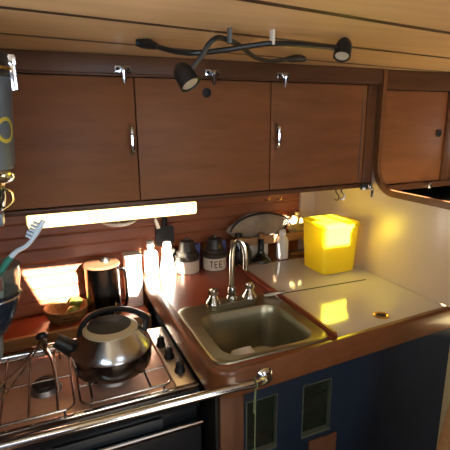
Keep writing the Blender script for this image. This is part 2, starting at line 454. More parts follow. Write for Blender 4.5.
# ------------------------------------------------------------------ lights under the cabinet
tl = thing('tube_lamp', (.168, 1.11, -.25), 'long glowing warm tube lamp under the left cabinet doors', 'lamp')
part('lamp_housing', box(NB(), -.052, .380, 1.098, 1.150, -.2405, -.2070, .003), M['white'], tl)
part('diffuser', box(NB(), -.048, .377, 1.0745, 1.0985, -.2445, -.2095, .008, 3), M['tube'], tl, 'glowing warm diffuser')
b = NB(); tube(b, [(.270, 1.13, -.240), (.272, 1.128, -.262)], .0015, 6); tube(b, [(.272, 1.128, -.262), (.279, 1.126, -.287)], [.004, .0055], 10)
part('pull_switch', b, M['white'], tl, 'small white hanging pull switch')
b = NB(); lathe(b, (.187, 1.225, -.288), [(0, 0), (.035, .001), (.049, .008), (.052, .014), (.048, .0145), (.044, .008), (.03, .005), (0, .005)], 36)
sd = thing('spot_lamp', (.187, 1.225, -.288), 'small round white lamp dish hanging under the long tube lamp', 'lamp')
part('lamp_dish', b, M['white'], sd)
b = NB(); tube(b, [(.187, 1.225, -.2070), (.187, 1.225, -.283)], .006, 10); lathe(b, (.187, 1.225, -.2130), [(.016, 0), (.016, .006)], 16)
part('stem', b, M['white'], sd)

# ------------------------------------------------------------------ gooseneck lamps on the ceiling
def goose(loc, label, base_pts, base_r, neck_pts, head_c, head_ax, head_len, head_r):
    g = thing('gooseneck_lamp', loc, label, 'lamp', 'gooseneck lamps on the ceiling')
    b = NB(); tube(b, base_pts, base_r, 14, 4)
    part('lamp_base', b, M['black'], g)
    b = NB(); tube(b, neck_pts, .0047, 10, 8)
    part('gooseneck', b, M['black'], g)
    ax = Vector(head_ax).normalized(); c = Vector(head_c)
    b = NB(); L = head_len
    lathe(b, c, [(0, -.004), (head_r * .55, -.002), (head_r * .82, L * .12), (head_r * .95, L * .35), (head_r, L * .9), (head_r, L), (head_r * .86, L), (head_r * .80, L * .86), (0, L * .86)], 24, ax)
    hd = part('lamp_head', b, M['black'], g)
    b = NB(); lathe(b, c + ax * L * .87, [(0, 0), (head_r * .78, 0), (head_r * .78, .003), (0, .004)], 24, ax)
    part('lens', b, M['lens'], hd, 'pale round lamp lens')
    return g
goose((.195, .857, .154), 'black gooseneck reading lamp stretching right, its round head above the third cabinet door',
      [(.186, .860, .1490), (.199, .855, .1475), (.208, .840, .1440), (.217, .818, .1370)], [.006, .0095, .0095, .005],
      [(.216, .820, .1375), (.223, .790, .1293), (.238, .760, .1208), (.262, .730, .1162), (.306, .710, .1204), (.349, .700, .1277), (.387, .690, .1324), (.444, .690, .1341), (.540, .702, .1352)],
      (.556, .708, .1490), (-.38, -.30, -.87), .034, .0165)
goose((.59, .92, .154), 'black gooseneck reading lamp bent left, its cone head hanging before the middle cabinet door',
      [(.612, .93, .1475), (.594, .92, .1470), (.564, .90, .1430), (.532, .882, .1385)], [.006, .0085, .0085, .005],
      [(.536, .884, .1390), (.475, .850, .1278), (.410, .800, .1261), (.354, .750, .1357), (.308, .712, .1385), (.287, .700, .1365), (.273, .700, .1265), (.264, .710, .1087), (.250, .722, .0905)],
      (.233, .737, .0930), (.34, -.50, -.80), .038, .0185)
for i, (x, y, lab) in enumerate(((.312, .703, 'small white cable clip where the left gooseneck lamp bends on the ceiling'), (.387, .690, 'small white cable clip holding the right stretching gooseneck to the ceiling'))):
    b = NB(); box(b, x - .0024, x + .0024, y - .006, y + .006, .130, .1545, .001)
    single('cable_clip', b, M['grey'] if i == 0 else M['label'], (x, y, .1545), lab, 'clip', 'cable clips on the ceiling')

# ------------------------------------------------------------------ counter
def fy(x): return .702 + (x - .35) * .052      # front of the counter runs slightly askew
CT = -.50
ctr = thing('galley_counter', (.45, 1.0, CT), 'red brown wooden galley counter around the sink with rounded teak edge', 'counter')
def cfront(inset, n=7, r=.05):
    # left side, rounded corner, front edge
    x0 = .272 + inset; out = [(x0, 1.392)]
    cx, cy = x0 + r - inset * .4, fy(.32) + inset + r - inset * .4
    rr = r - inset * .4
    for k in range(n + 1):
        a = math.radians(180 + 90 * k / n); out.append((cx + rr * math.cos(a), cy + rr * math.sin(a)))
    out.append((1.10, fy(1.10) + inset)); return out
bo, bi = cfront(0), cfront(.020)
b = NB()
# teak edging: front and left apron with a rounded top
loops = []
for (xo, yo), (xi, yi) in zip(bo, bi):
    dx, dy = (xi - xo), (yi - yo); l = math.hypot(dx, dy); dx /= l; dy /= l
    loops.append([(xo + dx * .001, yo + dy * .001, -.558), (xo, yo, -.552), (xo, yo, CT - .006), (xo + dx * .002, yo + dy * .002, CT - .001), (xo + dx * .006, yo + dy * .006, CT + .002),
                  (xo + dx * .014, yo + dy * .014, CT + .002), (xi, yi, CT), (xi, yi, -.558)])
loft(b, loops, True, True)
part('edging', b, M['edge'], ctr, 'rounded teak edging')
sink_hole = rrect(.308, .580, .742, 1.022, .03)
bm2 = filled('board', [(.2925, 1.392), (.2925, .76)] + [(p[0], p[1] + .001) for p in bi[4:-1]] + [(.592, fy(.592) + .021), (.592, 1.392)], [sink_hole], CT - .02, .02)
part('counter_board', bm2, M['board'], ctr)
b = NB(); prism(b, [(.5925, fy(.59) + .021), (.606, fy(.606) + .021), (.606, 1.284), (.5925, 1.284)], 'z', CT - .02, CT + .012, .003)
part('divider_ridge', b, M['board'], ctr, 'raised wooden divider beside the white worktop')
b = NB(); box(b, .5925, .9845, 1.2865, 1.392, CT - .02, CT, .001)
box(b, .61, .9845, 1.2845, 1.289, CT - .001, CT + .004, .001)
part('back_ledge', b, M['edge'], ctr)

wt = thing('icebox_worktop', (.80, 1.0, CT), 'glossy cream worktop with a cut lid right of the sink', 'worktop')
wl = lambda x: fy(x) + .021
b = NB(); prism(b, [(.607, wl(.607)), (.9838, wl(.9838)), (.9838, 1.2840), (.607, 1.2840)], 'z', CT - .02, CT - .0004)
part('top', b, M['white_top'], wt)
b = NB(); prism(b, [(.612, 1.0165), (.925, 1.003), (.925, 1.0075), (.612, 1.021)], 'z', CT - .003, CT + .0006)
part('lid_seam', b, M['blackmat'], wt, 'thin dark lid seam')
b = NB(); lathe(b, (.782, .782, CT), [(.021, -.004), (.021, .0015), (.016, .003), (.013, .001), (.012, -.003)], 28)
rg = part('lift_ring', b, M['brass'], wt, 'small round brass lift ring')
b = NB(); lathe(b, (.782, .782, CT), [(.0125, -.004), (.0125, .0004), (.006, .0008), (.005, .002), (0, .002)], 20)
part('ring_well', b, M['blackmat'], rg)

# ------------------------------------------------------------------ base cabinet
bc = thing('base_cabinet', (.64, 1.0, ZF), 'navy blue base cabinet with two dark glazed openings below the counter', 'cabinet')
b = NB(); YF = .752
def navy_panel(b):
    X0, X1 = .3625, 1.10; ya, yb = YF, YF + .018
    zs = -.5215; 
    wins = [(.370, .452), (.523, .607)]; w0, w1 = -.768, -.620
    box(b, X0, X1, ya, yb, w1, -.5595); box(b, X0, X1, ya, yb, ZF + .002, w0)
    xs = [X0, wins[0][0], wins[0][1], wins[1][0], wins[1][1], X1]
    for i in (0, 2, 4): box(b, xs[i], xs[i + 1], ya, yb, w0, w1)
navy_panel(b); box(b, .31, .983, YF + .26, YF + .27, ZF + .002, -.66); box(b, .31, .32, YF + .02, YF + .26, ZF + .002, -.66)
part('front_panel', b, M['navy'], bc)
for (a, c) in ((.370, .452), (.523, .607)):
    b = NB(); w0, w1, t = -.768, -.620, .0022
    box(b, a, c, YF - .002, YF + .012, w1 - t, w1); box(b, a, c, YF - .004, YF + .014, w0, w0 + .006)
    box(b, a, a + t, YF - .002, YF + .012, w0 + .006, w1 - t); box(b, c - t, c, YF - .002, YF + .012, w0 + .006, w1 - t)
    f = part('window_frame', b, M['sill'], bc, 'thin pale green opening frame')
    part('pane', box(NB(), a + t, c - t, YF + .010, YF + .013, w0 + .006, w1 - t), M['dark_glass'], f, 'dark green pane')
part('corner_post', box(NB(), .303, .361, YF - .008, YF + .02, ZF + .002, -.5585, .003), M['post'], bc, 'brown wooden corner post')
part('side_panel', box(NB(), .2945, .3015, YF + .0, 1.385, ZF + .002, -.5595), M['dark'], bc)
part('kick_board', box(NB(), .5445, .630, YF - .006, YF - .0005, -1.0, -.783, .002), M['post'], bc, 'brown wooden board low on the front')

# ------------------------------------------------------------------ sink and tap
sk = thing('sink', (.445, .88, CT), 'square brushed steel sink let into the brown counter', 'sink')
b = NB()
def loop(x0, x1, y0, y1, r, z): return [(x, y, z) for x, y in rrect(x0, x1, y0, y1, r, 6)]
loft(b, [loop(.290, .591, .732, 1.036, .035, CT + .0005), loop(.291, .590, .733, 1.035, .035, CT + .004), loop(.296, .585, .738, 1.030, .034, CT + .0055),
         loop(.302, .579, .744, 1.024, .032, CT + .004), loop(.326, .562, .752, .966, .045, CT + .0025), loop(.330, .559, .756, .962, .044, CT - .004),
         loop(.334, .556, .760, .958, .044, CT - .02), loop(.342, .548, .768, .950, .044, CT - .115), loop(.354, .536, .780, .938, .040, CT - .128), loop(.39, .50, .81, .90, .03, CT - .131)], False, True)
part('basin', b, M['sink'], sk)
b = NB(); lathe(b, (.445, .86, CT - .1308), [(.022, 0), (.022, .002), (.016, .003), (.012, .001), (0, .001)], 24)
part('drain', b, M['chrome'], sk)

tp = thing('mixer_tap', (.445, 1.0, CT + .005), 'nickel gooseneck tap with two cross handles behind the sink', 'tap')
b = NB(); ty = .998
prism(b, rrect(.372, .520, ty - .022, ty + .022, .02), 'z', CT + .0045, CT + .020, .003)
part('tap_base', b, M['sink'], tp)
b = NB(); cx = .446
tube(b, [(cx, ty, CT + .02), (cx, ty, CT + .11), (cx + .001, ty - .001, CT + .154), (cx + .005, ty - .006, CT + .182), (cx + .014, ty - .017, CT + .193), (cx + .022, ty - .028, CT + .181),
         (cx + .0255, ty - .033, CT + .15), (cx + .026, ty - .034, CT + .115)], [.0075, .0068, .0064, .006, .006, .006, .0062, .0068], 14, 5)
lathe(b, (cx, ty, CT + .02), [(.015, 0), (.015, .008), (.011, .014), (.0125, .02), (.0115, .03), (.009, .038)], 20)
part('spout', b, M['tap'], tp)
for s in (-1, 1):
    x = cx + s * .055; b = NB()
    lathe(b, (x, ty, CT + .02), [(.021, 0), (.019, .006), (.013, .014), (.009, .024), (.010, .028)], 20)
    for k in range(4):
        a = PI / 2 * k + .5
        tube(b, [(x, ty, CT + .05), (x + .015 * math.cos(a), ty + .015 * math.sin(a), CT + .052)], [.005, .0058], 8)
    lathe(b, (x, ty, CT + .046), [(.008, 0), (.0095, .006), (.008, .012), (.0045, .016), (0, .017)], 16)
    part('tap_handle', b, M['tap'], tp)

b = NB()
pts = []
lathe(b, (0, 0, 0), [(.0, -.014), (.026, -.014), (.035, .004), (.039, .026), (.037, .026), (.033, .005), (.024, -.010), (0, -.010)], 26)
bmesh.ops.transform(b, matrix=Matrix.Translation((.428, .893, CT - .088)) @ Matrix.Rotation(2.5, 4, 'X'), verts=b.verts)
single('measuring_cup', b, M['white'], (.418, .882, CT - .125), 'small white plastic cup lying in the sink', 'cup')

# wand lying on the sink corner
b = NB(); tube(b, [(.552, 1.005, CT + .010), (.575, .995, CT + .016), (.606, .985, CT + .0195)], [.0065, .006, .0045], 10, 3)
single('dish_brush', b, M['steel'], (.575, .995, CT + .01), 'thin steel handle resting on the back corner of the sink', 'brush')

# ------------------------------------------------------------------ cooker
ST = -.578
st = thing('gas_cooker', (.03, .95, ZF), 'steel gas cooker with wire pan supports left of the counter', 'cooker')
SX0, SX1, SY0, SY1 = -.205, .272, .795, 1.105
b = NB(); box(b, SX0 + .004, SX1 - .004, SY0 + .006, SY1, -1.05, -.592, .003)
part('body', b, M['stove_dark'], st)
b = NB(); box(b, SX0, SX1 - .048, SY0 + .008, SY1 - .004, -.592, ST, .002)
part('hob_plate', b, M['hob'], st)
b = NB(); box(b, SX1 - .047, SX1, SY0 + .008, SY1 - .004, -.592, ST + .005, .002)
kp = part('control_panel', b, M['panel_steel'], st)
for x, y in ((.238, .995), (.243, .932), (.249, .862)):
    b = NB(); lathe(b, (x, y, ST + .005), [(.013, 0), (.0125, .006), (.010, .010), (.0095, .022), (.007, .025), (0, .026)], 18)
    box(b, x - .0025, x + .0025, y - .011, y + .011, ST + .024, ST + .034, .001)
    part('control_knob', b, M['black'], kp, 'black control knob')
b = NB(); box(b, SX0, SX1, SY0 - .004, SY0 + .006, ST - .002, ST + .010, .002)
box(b, SX0, SX1, SY0 - .006, SY0 + .004, ST - .026, ST - .021, .001)
part('front_trim', b, M['chrome'], st, 'bright steel strip along the front')
b = NB(); box(b, SX0, SX1, SY0 - .002, SY0 + .0055, ST - .050, ST - .002, .001)
part('front_panel', b, M['stove_dark'], st)
b = NB(); box(b, SX0 + .01, SX1, SY0 - .012, SY0 + .006, -1.04, -.660, .003)
od = part('oven_door', b, M['stove_dark'], st)
b = NB(); box(b, SX0 + .01, SX1, SY0 - .016, SY0 - .0125, -.668, -.660, .001); tube(b, [(SX0 + .02, SY0 - .02, -.655), (SX1, SY0 - .02, -.655)], .0045, 10)
part('door_strip', b, M['chrome'], od, 'bright steel strip along the oven door top')
part('grille', box(NB(), -.04, .185, SY0 - .006, SY0 - .0005, -.655, -.630, .001), M['perf'], st, 'perforated black grille')
b = NB(); tube(b, [(SX0 + .005, 1.075, ST + .016), (.035, 1.075, ST + .016)], .015, 16)
part('back_rail', b, M['chrome'], st, 'thick chrome tube along the back')
for x, y, r in ((-.045, .925, .030), (.104, .915, .040)):
    b = NB(); lathe(b, (x, y, ST), [(r * 1.15, 0), (r * 1.1, .004), (r, .010), (r * .85, .012), (0, .012)], 28)
    bn = part('burner', b, M['alu'], st)
    b = NB(); lathe(b, (x, y, ST + .012), [(r * .88, 0), (r * .9, .004), (r * .8, .007), (0, .008)], 28)
    part('burner_cap', b, M['cap'], bn, 'black burner cap')
WZ = -.556
def support(x0, x1, xs, ys):
    b = NB(); lp = [(x, y, WZ) for x, y in rrect(x0, x1, .800, 1.045, .02, 4)]
    tube(b, lp, .0026, 8, closed=True)
    for x in xs: tube(b, [(x, .800, WZ + .003), (x, 1.045, WZ + .003)], .0026, 8)
    for y in ys: tube(b, [(x0, y, WZ - .001), (x1, y, WZ - .001)], .0022, 8)
    for x in (x0 + .02, x1 - .02):
        for y in (.800, 1.045): tube(b, [(x, y, WZ), (x, y, ST - .001)], .0028, 8)
    return b
part('pan_support', support(-.195, .010, (-.125, -.075, -.022), (.925,)), M['wire'], st)
part('pan_support', support(.022, .214, (.045, .165), (.87, 1.0)), M['wire'], st)
b = NB(); tube(b, [(-.020, .86, WZ + .005), (-.028, .99, WZ + .010), (-.040, 1.06, -.553), (-.046, 1.095, -.540)], [.003, .0035, .008, .0085], 10, 3)
pc = part('pan_clamp', b, M['steel'], st, 'steel pan clamp arm')
b = NB(); lathe(b, (-.046, 1.098, -.545), [(.007, 0), (.015, .006), (.016, .013), (.010, .020), (0, .021)], 18, (-.1, .5, .8))
part('clamp_knob', b, M['black'], pc, 'black clamp knob')
b = NB(); tube(b, [(-.050, 1.092, -.542), (-.10, .985, -.5475), (-.145, .90, -.5475)], .0022, 7); tube(b, [(-.048, 1.090, -.543), (-.088, .975, -.5475), (-.125, .88, -.5475)], .0022, 7)
part('clamp_wires', b, M['wire'], pc)

# grab rail
gr = thing('grab_rail', (.10, .67, -.512), 'polished steel grab rail before the cooker bending into the counter edge', 'rail')
b = NB(); tube(b, [(XL + .002, .690, -.514), (-.11, .685, -.514), (.12, .674, -.511), (.30, .668, -.510), (.345, .668, -.513), (.372, .678, -.520), (.385, .690, -.525), (.389, .7035, -.527)], .0085, 14, 6)
part('rail_tube', b, M['chrome'], gr)
b = NB(); lathe(b, (.389, .7045, -.527), [(.020, 0), (.020, .005), (.014, .012), (.010, .014)], 24, (0, -1, .05))
part('flange', b, M['chrome'], gr)
b = NB()
tube(b, [(.350, .6585, -.520), (.349, .662, -.503), (.350, .676, -.505), (.351, .6775, -.520), (.350, .668, -.526), (.347, .662, -.545), (.346, .661, -.62), (.346, .662, -.76)], .0013, 6, 4)
tube(b, [(.350, .668, -.526), (.343, .660, -.545), (.343, .660, -.575)], .0013, 6, 3)
single('cord', b, M['cordmat'], (.348, .662, -.76), 'thin green cord knotted round the end of the grab rail', 'cord')

# ------------------------------------------------------------------ kettle
KX, KY, KZ = .104, .915, -.5505
kt = thing('kettle', (KX, KY, KZ), 'steel kettle with black handle and beige ringed lid on the right burner', 'kettle')
b = NB(); lathe(b, (KX, KY, KZ), [(.066, 0), (.079, .002), (.086, .008), (.0895, .022), (.0905, .044), (.0905, .0505)], 48)
part('lower_band', b, M['kettle_band'], kt, 'dark polished lower band')
b = NB(); lathe(b, (KX, KY, KZ), [(.0905, .0507), (.0915, .053), (.090, .057), (.081, .069), (.071, .082), (.063, .092), (.061, .0945)], 48)
part('body', b, M['kettle'], kt)
b = NB(); lathe(b, (KX, KY, KZ), [(.0615, .0935), (.0615, .097), (.058, .0995), (.046, .101)], 48)
ld = part('lid', b, M['beige'], kt, 'beige lid ring')
b = NB(); lathe(b, (KX - .001, KY + .009, KZ + .0995), [(.050, 0), (.049, .002), (.030, .0035), (.016, .004), (.010, .006), (0, .006)], 40)
part('lid_centre', b, M['blackmat'], ld, 'black lid centre')
b = NB(); tube(b, [(KX - .080, KY + .02, KZ + .048), (KX - .100, KY + .028, KZ + .062), (KX - .117, KY + .034, KZ + .074)], [.022, .018, .016], 16, 3)
part('spout', b, M['black'], kt)
b = NB(); hx = [(-.066, .012, .066), (-.064, .016, .088), (-.052, .024, .107), (-.032, .030, .118), (0, .030, .124), (.034, .028, .121), (.062, .022, .112), (.084, .014, .098), (.090, .008, .088)]
tube(b, [(KX + x, KY + y + .008, KZ + z) for x, y, z in hx], [.010, .010, .0095, .009, .009, .009, .0095, .011, .010], 12, 5, sy=.75)
tube(b, [(KX + .086, KY + .018, KZ + .092), (KX + .082, KY + .012, KZ + .080), (KX + .078, KY + .008, KZ + .068)], [.008, .007, .006], 10, 3)
part('handle', b, M['black'], kt)

# ------------------------------------------------------------------ shelf behind the cooker
SZ = -.60
sh = thing('galley_shelf', (0, 1.32, SZ - .02), 'narrow brown wooden shelf along the plank wall behind the cooker', 'shelf')
part('shelf_board', box(NB(), XL + .001, .2695, 1.256, YB - .007, SZ - .018, SZ, .001), M['board'], sh)
part('front_lip', box(NB(), XL + .001, .2695, 1.240, 1.2555, SZ - .040, SZ + .003, .003), M['tan'], sh, 'pale wooden front lip')
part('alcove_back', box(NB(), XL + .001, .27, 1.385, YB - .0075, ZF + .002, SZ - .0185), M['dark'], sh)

# basket
bx, by = .022, 1.326
bk = thing('wicker_basket', (bx, by, SZ), 'small woven wicker basket on the shelf behind the cooker', 'basket')
b = NB(); lathe(b, (bx, by, SZ), [(0, .0005), (.042, .0005), (.050, .012), (.060, .036), (.062, .040), (.057, .040), (.048, .014), (.040, .004), (0, .004)], 40, sx=1.02)
part('basket_wall', b, M['wicker'], bk)
b = NB()
for z, r in ((.014, .053), (.024, .057), (.032, .0605)):
    tube(b, [((bx + (r + .0015 * (1 if k % 2 else -1)) * 1.02 * math.cos(2 * PI * k / 48)), by + (r + .0015 * (1 if k % 2 else -1)) * math.sin(2 * PI * k / 48), SZ + z) for k in range(48)], .003, 6, closed=True)
part('weave', b, M['wicker'], bk)
b = NB()
tube(b, [(bx + .0625 * 1.02 * math.cos(2 * PI * k / 40), by + .0605 * math.sin(2 * PI * k / 40), SZ + .0415) for k in range(40)], .0045, 8, closed=True)
part('rim', b, M['wicker'], bk)
def lime(c, r, ax, lab):
    b = NB(); lathe(b, c, [(0, -r * 1.18), (r * .2, -r * 1.1), (r * .6, -r * .85), (r * .92, -r * .4), (r, 0), (r * .92, r * .4), (r * .6, r * .85), (r * .22, r * 1.08), (r * .12, r * 1.22), (0, r * 1.25)], 22, ax)
    single('lime', b, M['lime'], (c[0], c[1], c[2] - r), lab, 'lime', 'limes in the wicker basket')
lime((bx + .018, by - .016, SZ + .027), .0195, (.9, .3, .15), 'lower green lime lying at the front of the wicker basket')
lime((bx + .030, by + .016, SZ + .044), .0195, (.8, -.5, .3), 'upper green lime heaped next to the steel jug')

# steel jug
jx, jy = .137, 1.312
jg = thing('coffee_jug', (jx, jy, SZ), 'dark polished steel lidded jug beside the wicker basket', 'jug')
b = NB(); lathe(b, (jx, jy, SZ), [(0, .0005), (.050, .0005), (.053, .004), (.053, .015), (.0535, .162), (.0555, .168)], 40)
part('body', b, M['jug'], jg)
b = NB(); lathe(b, (jx, jy, SZ + .168), [(.056, 0), (.0565, .003), (.053, .007), (.03, .010), (0, .011)], 40)
lid = part('lid', b, M['cab_frame'], jg, 'brown lid')
b = NB(); lathe(b, (jx + .012, jy, SZ + .178), [(.016, 0), (.014, .004), (.010, .006), (.014, .010), (.010, .015), (0, .016)], 18)
part('lid_knob', b, M['steel'], lid)
b = NB(); tube(b, [(jx + .052, jy - .01, SZ + .150), (jx + .066, jy - .014, SZ + .148), (jx + .070, jy - .015, SZ + .12), (jx + .070, jy - .015, SZ + .05), (jx + .064, jy - .014, SZ + .025), (jx + .052, jy - .01, SZ + .022)], .005, 10, 4)
part('handle', b, M['jug'], jg)

# ------------------------------------------------------------------ sunlit corner behind the counter
def smallbox(): pass
cn = thing('utensil_box', (.235, 1.345, SZ), 'white upright caddy in bright sun right of the steel jug', 'box')
b = NB(); box(b, .214, .2655, 1.325, 1.376, SZ + .0005, SZ + .172, .003)
part('caddy_body', b, M['white'], cn)
b = NB(); box(b, .211, .2685, 1.322, 1.379, SZ + .1725, SZ + .183, .003)
part('caddy_rim', b, M['white'], cn)
ub = thing('lotion_bottle', (.302, 1.345, CT), 'white square bottle in full sun beside the upright caddy', 'bottle')
b = NB(); box(b, .281, .323, 1.327, 1.363, CT + .0005, CT + .082, .006); lathe(b, (.302, 1.345, CT + .082), [(.015, -.004), (.011, .006), (.010, .016)], 18)
part('bottle_body', b, M['white'], ub)
b = NB(); lathe(b, (.302, 1.345, CT + .098), [(.013, 0), (.013, .020), (0, .021)], 18)
part('cap', b, M['white'], ub)
cb = thing('cone_bottle', (.353, 1.325, CT), 'white cone shaped bottle blazing in the sun left of the labelled jars', 'bottle')
b = NB(); lathe(b, (.353, 1.325, CT), [(0, .0005), (.028, .0005), (.029, .006), (.021, .045), (.014, .085), (.0125, .094)], 24)
part('bottle_body', b, M['white'], cb)
b = NB(); lathe(b, (.353, 1.325, CT + .0945), [(.0145, 0), (.0135, .018), (.010, .022), (0, .0225)], 20)
part('cap', b, M['white'], cb)
dj = thing('spice_jar', (.382, 1.372, CT), 'small dark green jar between the sunlit bottle and the first labelled jar', 'jar')
b = NB(); lathe(b, (.382, 1.372, CT), [(0, .0005), (.0165, .0005), (.018, .004), (.018, .044), (.015, .055), (.014, .058)], 22)
part('jar_body', b, M['greenglass'], dj)
b = NB(); lathe(b, (.382, 1.372, CT + .0585), [(.017, 0), (.017, .013), (.015, .015), (0, .0155)], 22)
part('lid', b, M['darklid'], dj)
# spatula hanging on the planks
sp = thing('spatula', (.365, 1.383, -.41), 'dark broad spatula hanging on the planks above the sunlit bottle', 'spatula')
b = NB(); prism(b, rrect(.330, .396, -.415, -.345, .012) , 'y', 1.379, 1.385, .001)
part('blade', b, M['blackmat'], sp)
b = NB(); tube(b, [(.364, 1.382, -.348), (.364, 1.382, -.29)], [.010, .008], 10)
part('handle', b, M['blackmat'], sp)
part('hanging_hook', tube(NB(), [(.364, 1.393, -.286), (.364, 1.378, -.286)], .003, 8), M['steel'], sp)

# ------------------------------------------------------------------ labelled jars
def jar(x, y, label, r=.041):
    j = thing('storage_jar', (x, y, CT), label, 'jar', 'dark lidded storage jars behind the sink')
    b = NB(); lathe(b, (x, y, CT), [(0, .0005), (r - .002, .0005), (r, .003), (r, .040), (r - .001, .044)], 36)
    part('jar_body', b, M['label'], j, 'off white label band')
    b = NB(); lathe(b, (x, y, CT + .0445), [(r + .001, 0), (r + .002, .004), (r + .001, .013), (r - .004, .015), (r - .003, .020), (r - .005, .027), (r - .011, .030), (r - .013, .036),
                                         (r - .016, .056), (r - .017, .064), (r - .026, .067), (.010, .068), (.009, .074), (0, .075)], 36)
    part('jar_lid', b, M['darklid'], j, 'stepped dark screw lid')
    return j
j1 = jar(.424, 1.325, 'storage jar with plain white band, left of the pair behind the sink')
j2 = dup(j1, (.523 - .424, 1.318 - 1.325, 0), 'storage jar with black capital letters on its white band, nearest the tap')
# lettering wrapped round the second jar
def letters(bm, txt, cx, cy, r, zc, h, a_mid):
    strokes = {'T': [((0, 1), (1, 1)), ((.5, 1), (.5, 0))], 'E': [((0, 0), (0, 1)), ((0, 1), (.9, 1)), ((0, .5), (.75, .5)), ((0, 0), (.9, 0))]}
    w = h * .5; gap = h * .28; tot = len(txt) * w + (len(txt) - 1) * gap
    for i, c in enumerate(txt):
        for p, q in strokes[c]:
            pts = []
            for t in (0, .5, 1):
                u = p[0] + (q[0] - p[0]) * t; v = p[1] + (q[1] - p[1]) * t
                s = -tot / 2 + i * (w + gap) + u * w; a = a_mid + s / r
                pts.append((cx + (r + .0003) * math.cos(a), cy + (r + .0003) * math.sin(a), zc - h / 2 + v * h))
            tube(bm, pts, .0016, 6)
b = NB(); letters(b, 'TEE', .523, 1.318, .041, CT + .024, .021, math.radians(256))
bmesh.ops.translate(b, vec=-(root_org(j1) + Vector((.523 - .424, 1.318 - 1.325, 0))), verts=b.verts)
lt = bpy.data.objects.new('lettering', finish(b, 'lettering', M['ink'])); COL.objects.link(lt); lt.parent = j2; lt['label'] = 'black lettering TEE'
# violet packets between jars
for i, (x, lab) in enumerate(((.474, 'small violet packet standing between the two labelled jars'), (.5745, 'small violet packet behind the tap spout by the lettered jar'))):
    b = NB(); box(b, x - .012, x + .012, 1.360, 1.376, CT + .0005, CT + .082, .003)
    single('packet', b, M['violet'], (x, 1.368, CT), lab, 'packet', 'violet packets on the counter')

# ------------------------------------------------------------------ right ledge
fr = thing('fiddle_rail', (.76, 1.355, -.455), 'orange wooden rail holding the cloth bag against the planks', 'rail')
b = NB(); box(b, .585, .913, 1.318, 1.326, -.438, -.408, .002)
part('rail_board', b, M['tan'], fr)
b = NB(); box(b, .585, .913, 1.3265, 1.390, -.438, -.431, .001)
part('rail_shelf', b, M['plank'], fr)
bg = thing('cloth_bag', (.73, 1.358, -.43), 'grey beige rounded cloth bag behind the orange wooden rail', 'bag')
b = NB(); t = bmesh.new(); bmesh.ops.create_icosphere(t, subdivisions=4, radius=1)
for v in t.verts:
    n = v.co.copy(); x, y, z = n
    z2 = z if z > 0 else z * .62
    k = 1 + .05 * math.sin(5 * x + 3 * z) + .03 * math.sin(11 * x - 7 * z)
    v.co = Vector((.722 + x * .126 * k, 1.360 + y * .024 * k, -.387 + z2 * .062 * k))
merge(b, t)
part('bag_body', b, M['bag'], bg)
b = NB(); tube(b, [(.722 + .128 * math.cos(a), 1.343 - .004 * math.sin(a), -.394 + .068 * math.sin(a)) for a in [math.radians(8 + 164 * k / 20) for k in range(21)]], .0035, 8)
part('piping', b, M['blackmat'], bg, 'dark curved seam along the top')
b = NB(); tube(b, [(.79, 1.328, -.425), (.81, 1.327, -.392), (.835, 1.335, -.365)], .004, 8, 4)
part('strap', b, M['blackmat'], bg)
bl = thing('bread_bag', (.885, 1.358, -.43), 'pale crinkled bag of bread right of the grey cloth bag', 'bag')
b = NB(); t = bmesh.new(); bmesh.ops.create_icosphere(t, subdivisions=4, radius=1)
for v in t.verts:
    x, y, z = v.co; k = 1 + .06 * math.sin(9 * x + 6 * z) + .05 * math.sin(17 * z - 9 * x)
    v.co = Vector((.881 + x * .034 * k, 1.360 + y * .024 * k, -.390 + z * .038 * k))
merge(b, t); lathe(b, (.888, 1.36, -.366), [(.014, 0), (.006, .012), (.012, .026)], 14)
part('bag_body', b, M['bread'], bl)
# pale canisters below the rail
for i, (x, lab) in enumerate(((.655, 'pale square tin behind the dark jar under the rail'), (.718, 'pale square tin behind the corked bottle under the rail'))):
    b = NB(); box(b, x - .034, x + .034, 1.345, 1.388, CT + .0005, CT + .058, .004)
    single('tin', b, M['label'], (x, 1.366, CT), lab, 'tin', 'pale tins under the rail')
dj2 = thing('dark_jar', (.640, 1.3175, CT), 'dark grey lidded jar just right of the tap spout', 'jar')
b = NB(); lathe(b, (.640, 1.3175, CT), [(0, .0005), (.024, .0005), (.0255, .004), (.0255, .046), (.020, .056), (.018, .060)], 26)
part('jar_body', b, M['greenglass'], dj2)
b = NB(); lathe(b, (.640, 1.3175, CT + .0605), [(.017, 0), (.017, .008), (.012, .012), (.006, .018), (0, .019)], 26)
part('lid', b, M['darklid'], dj2)
ob = thing('oil_bottle', (.613, 1.312, CT), 'tall dark bottle with brass coloured collar behind the tap spout', 'bottle')
b = NB(); lathe(b, (.613, 1.312, CT), [(0, .0005), (.017, .0005), (.0185, .004), (.0185, .070), (.012, .084), (.011, .092)], 24)
part('bottle_body', b, M['bottle'], ob)
b = NB(); lathe(b, (.613, 1.312, CT + .0925), [(.0165, 0), (.0165, .011), (.0155, .012)], 20)
part('collar', b, M['brass'], ob, 'brass coloured collar')
b = NB(); lathe(b, (.613, 1.312, CT + .105), [(.014, 0), (.013, .012), (0, .014)], 20)
part('cap', b, M['black'], ob)
dc = thing('decanter', (.704, 1.3155 - .003, CT), 'black long necked decanter with cork stopper on the ledge', 'bottle')
b = NB(); y0 = 1.3125; lathe(b, (.704, y0, CT), [(0, .0005), (.036, .0005), (.0385, .004), (.037, .010), (.026, .020), (.016, .030), (.0125, .040), (.0125, .082), (.0135, .086)], 30)
part('bottle_body', b, M['bottle'], dc)
b = NB(); lathe(b, (.704, y0, CT + .0865), [(.0095, 0), (.0095, .020), (.008, .022), (0, .022)], 18)
part('cork', b, M['cork'], dc, 'pale cork stopper')
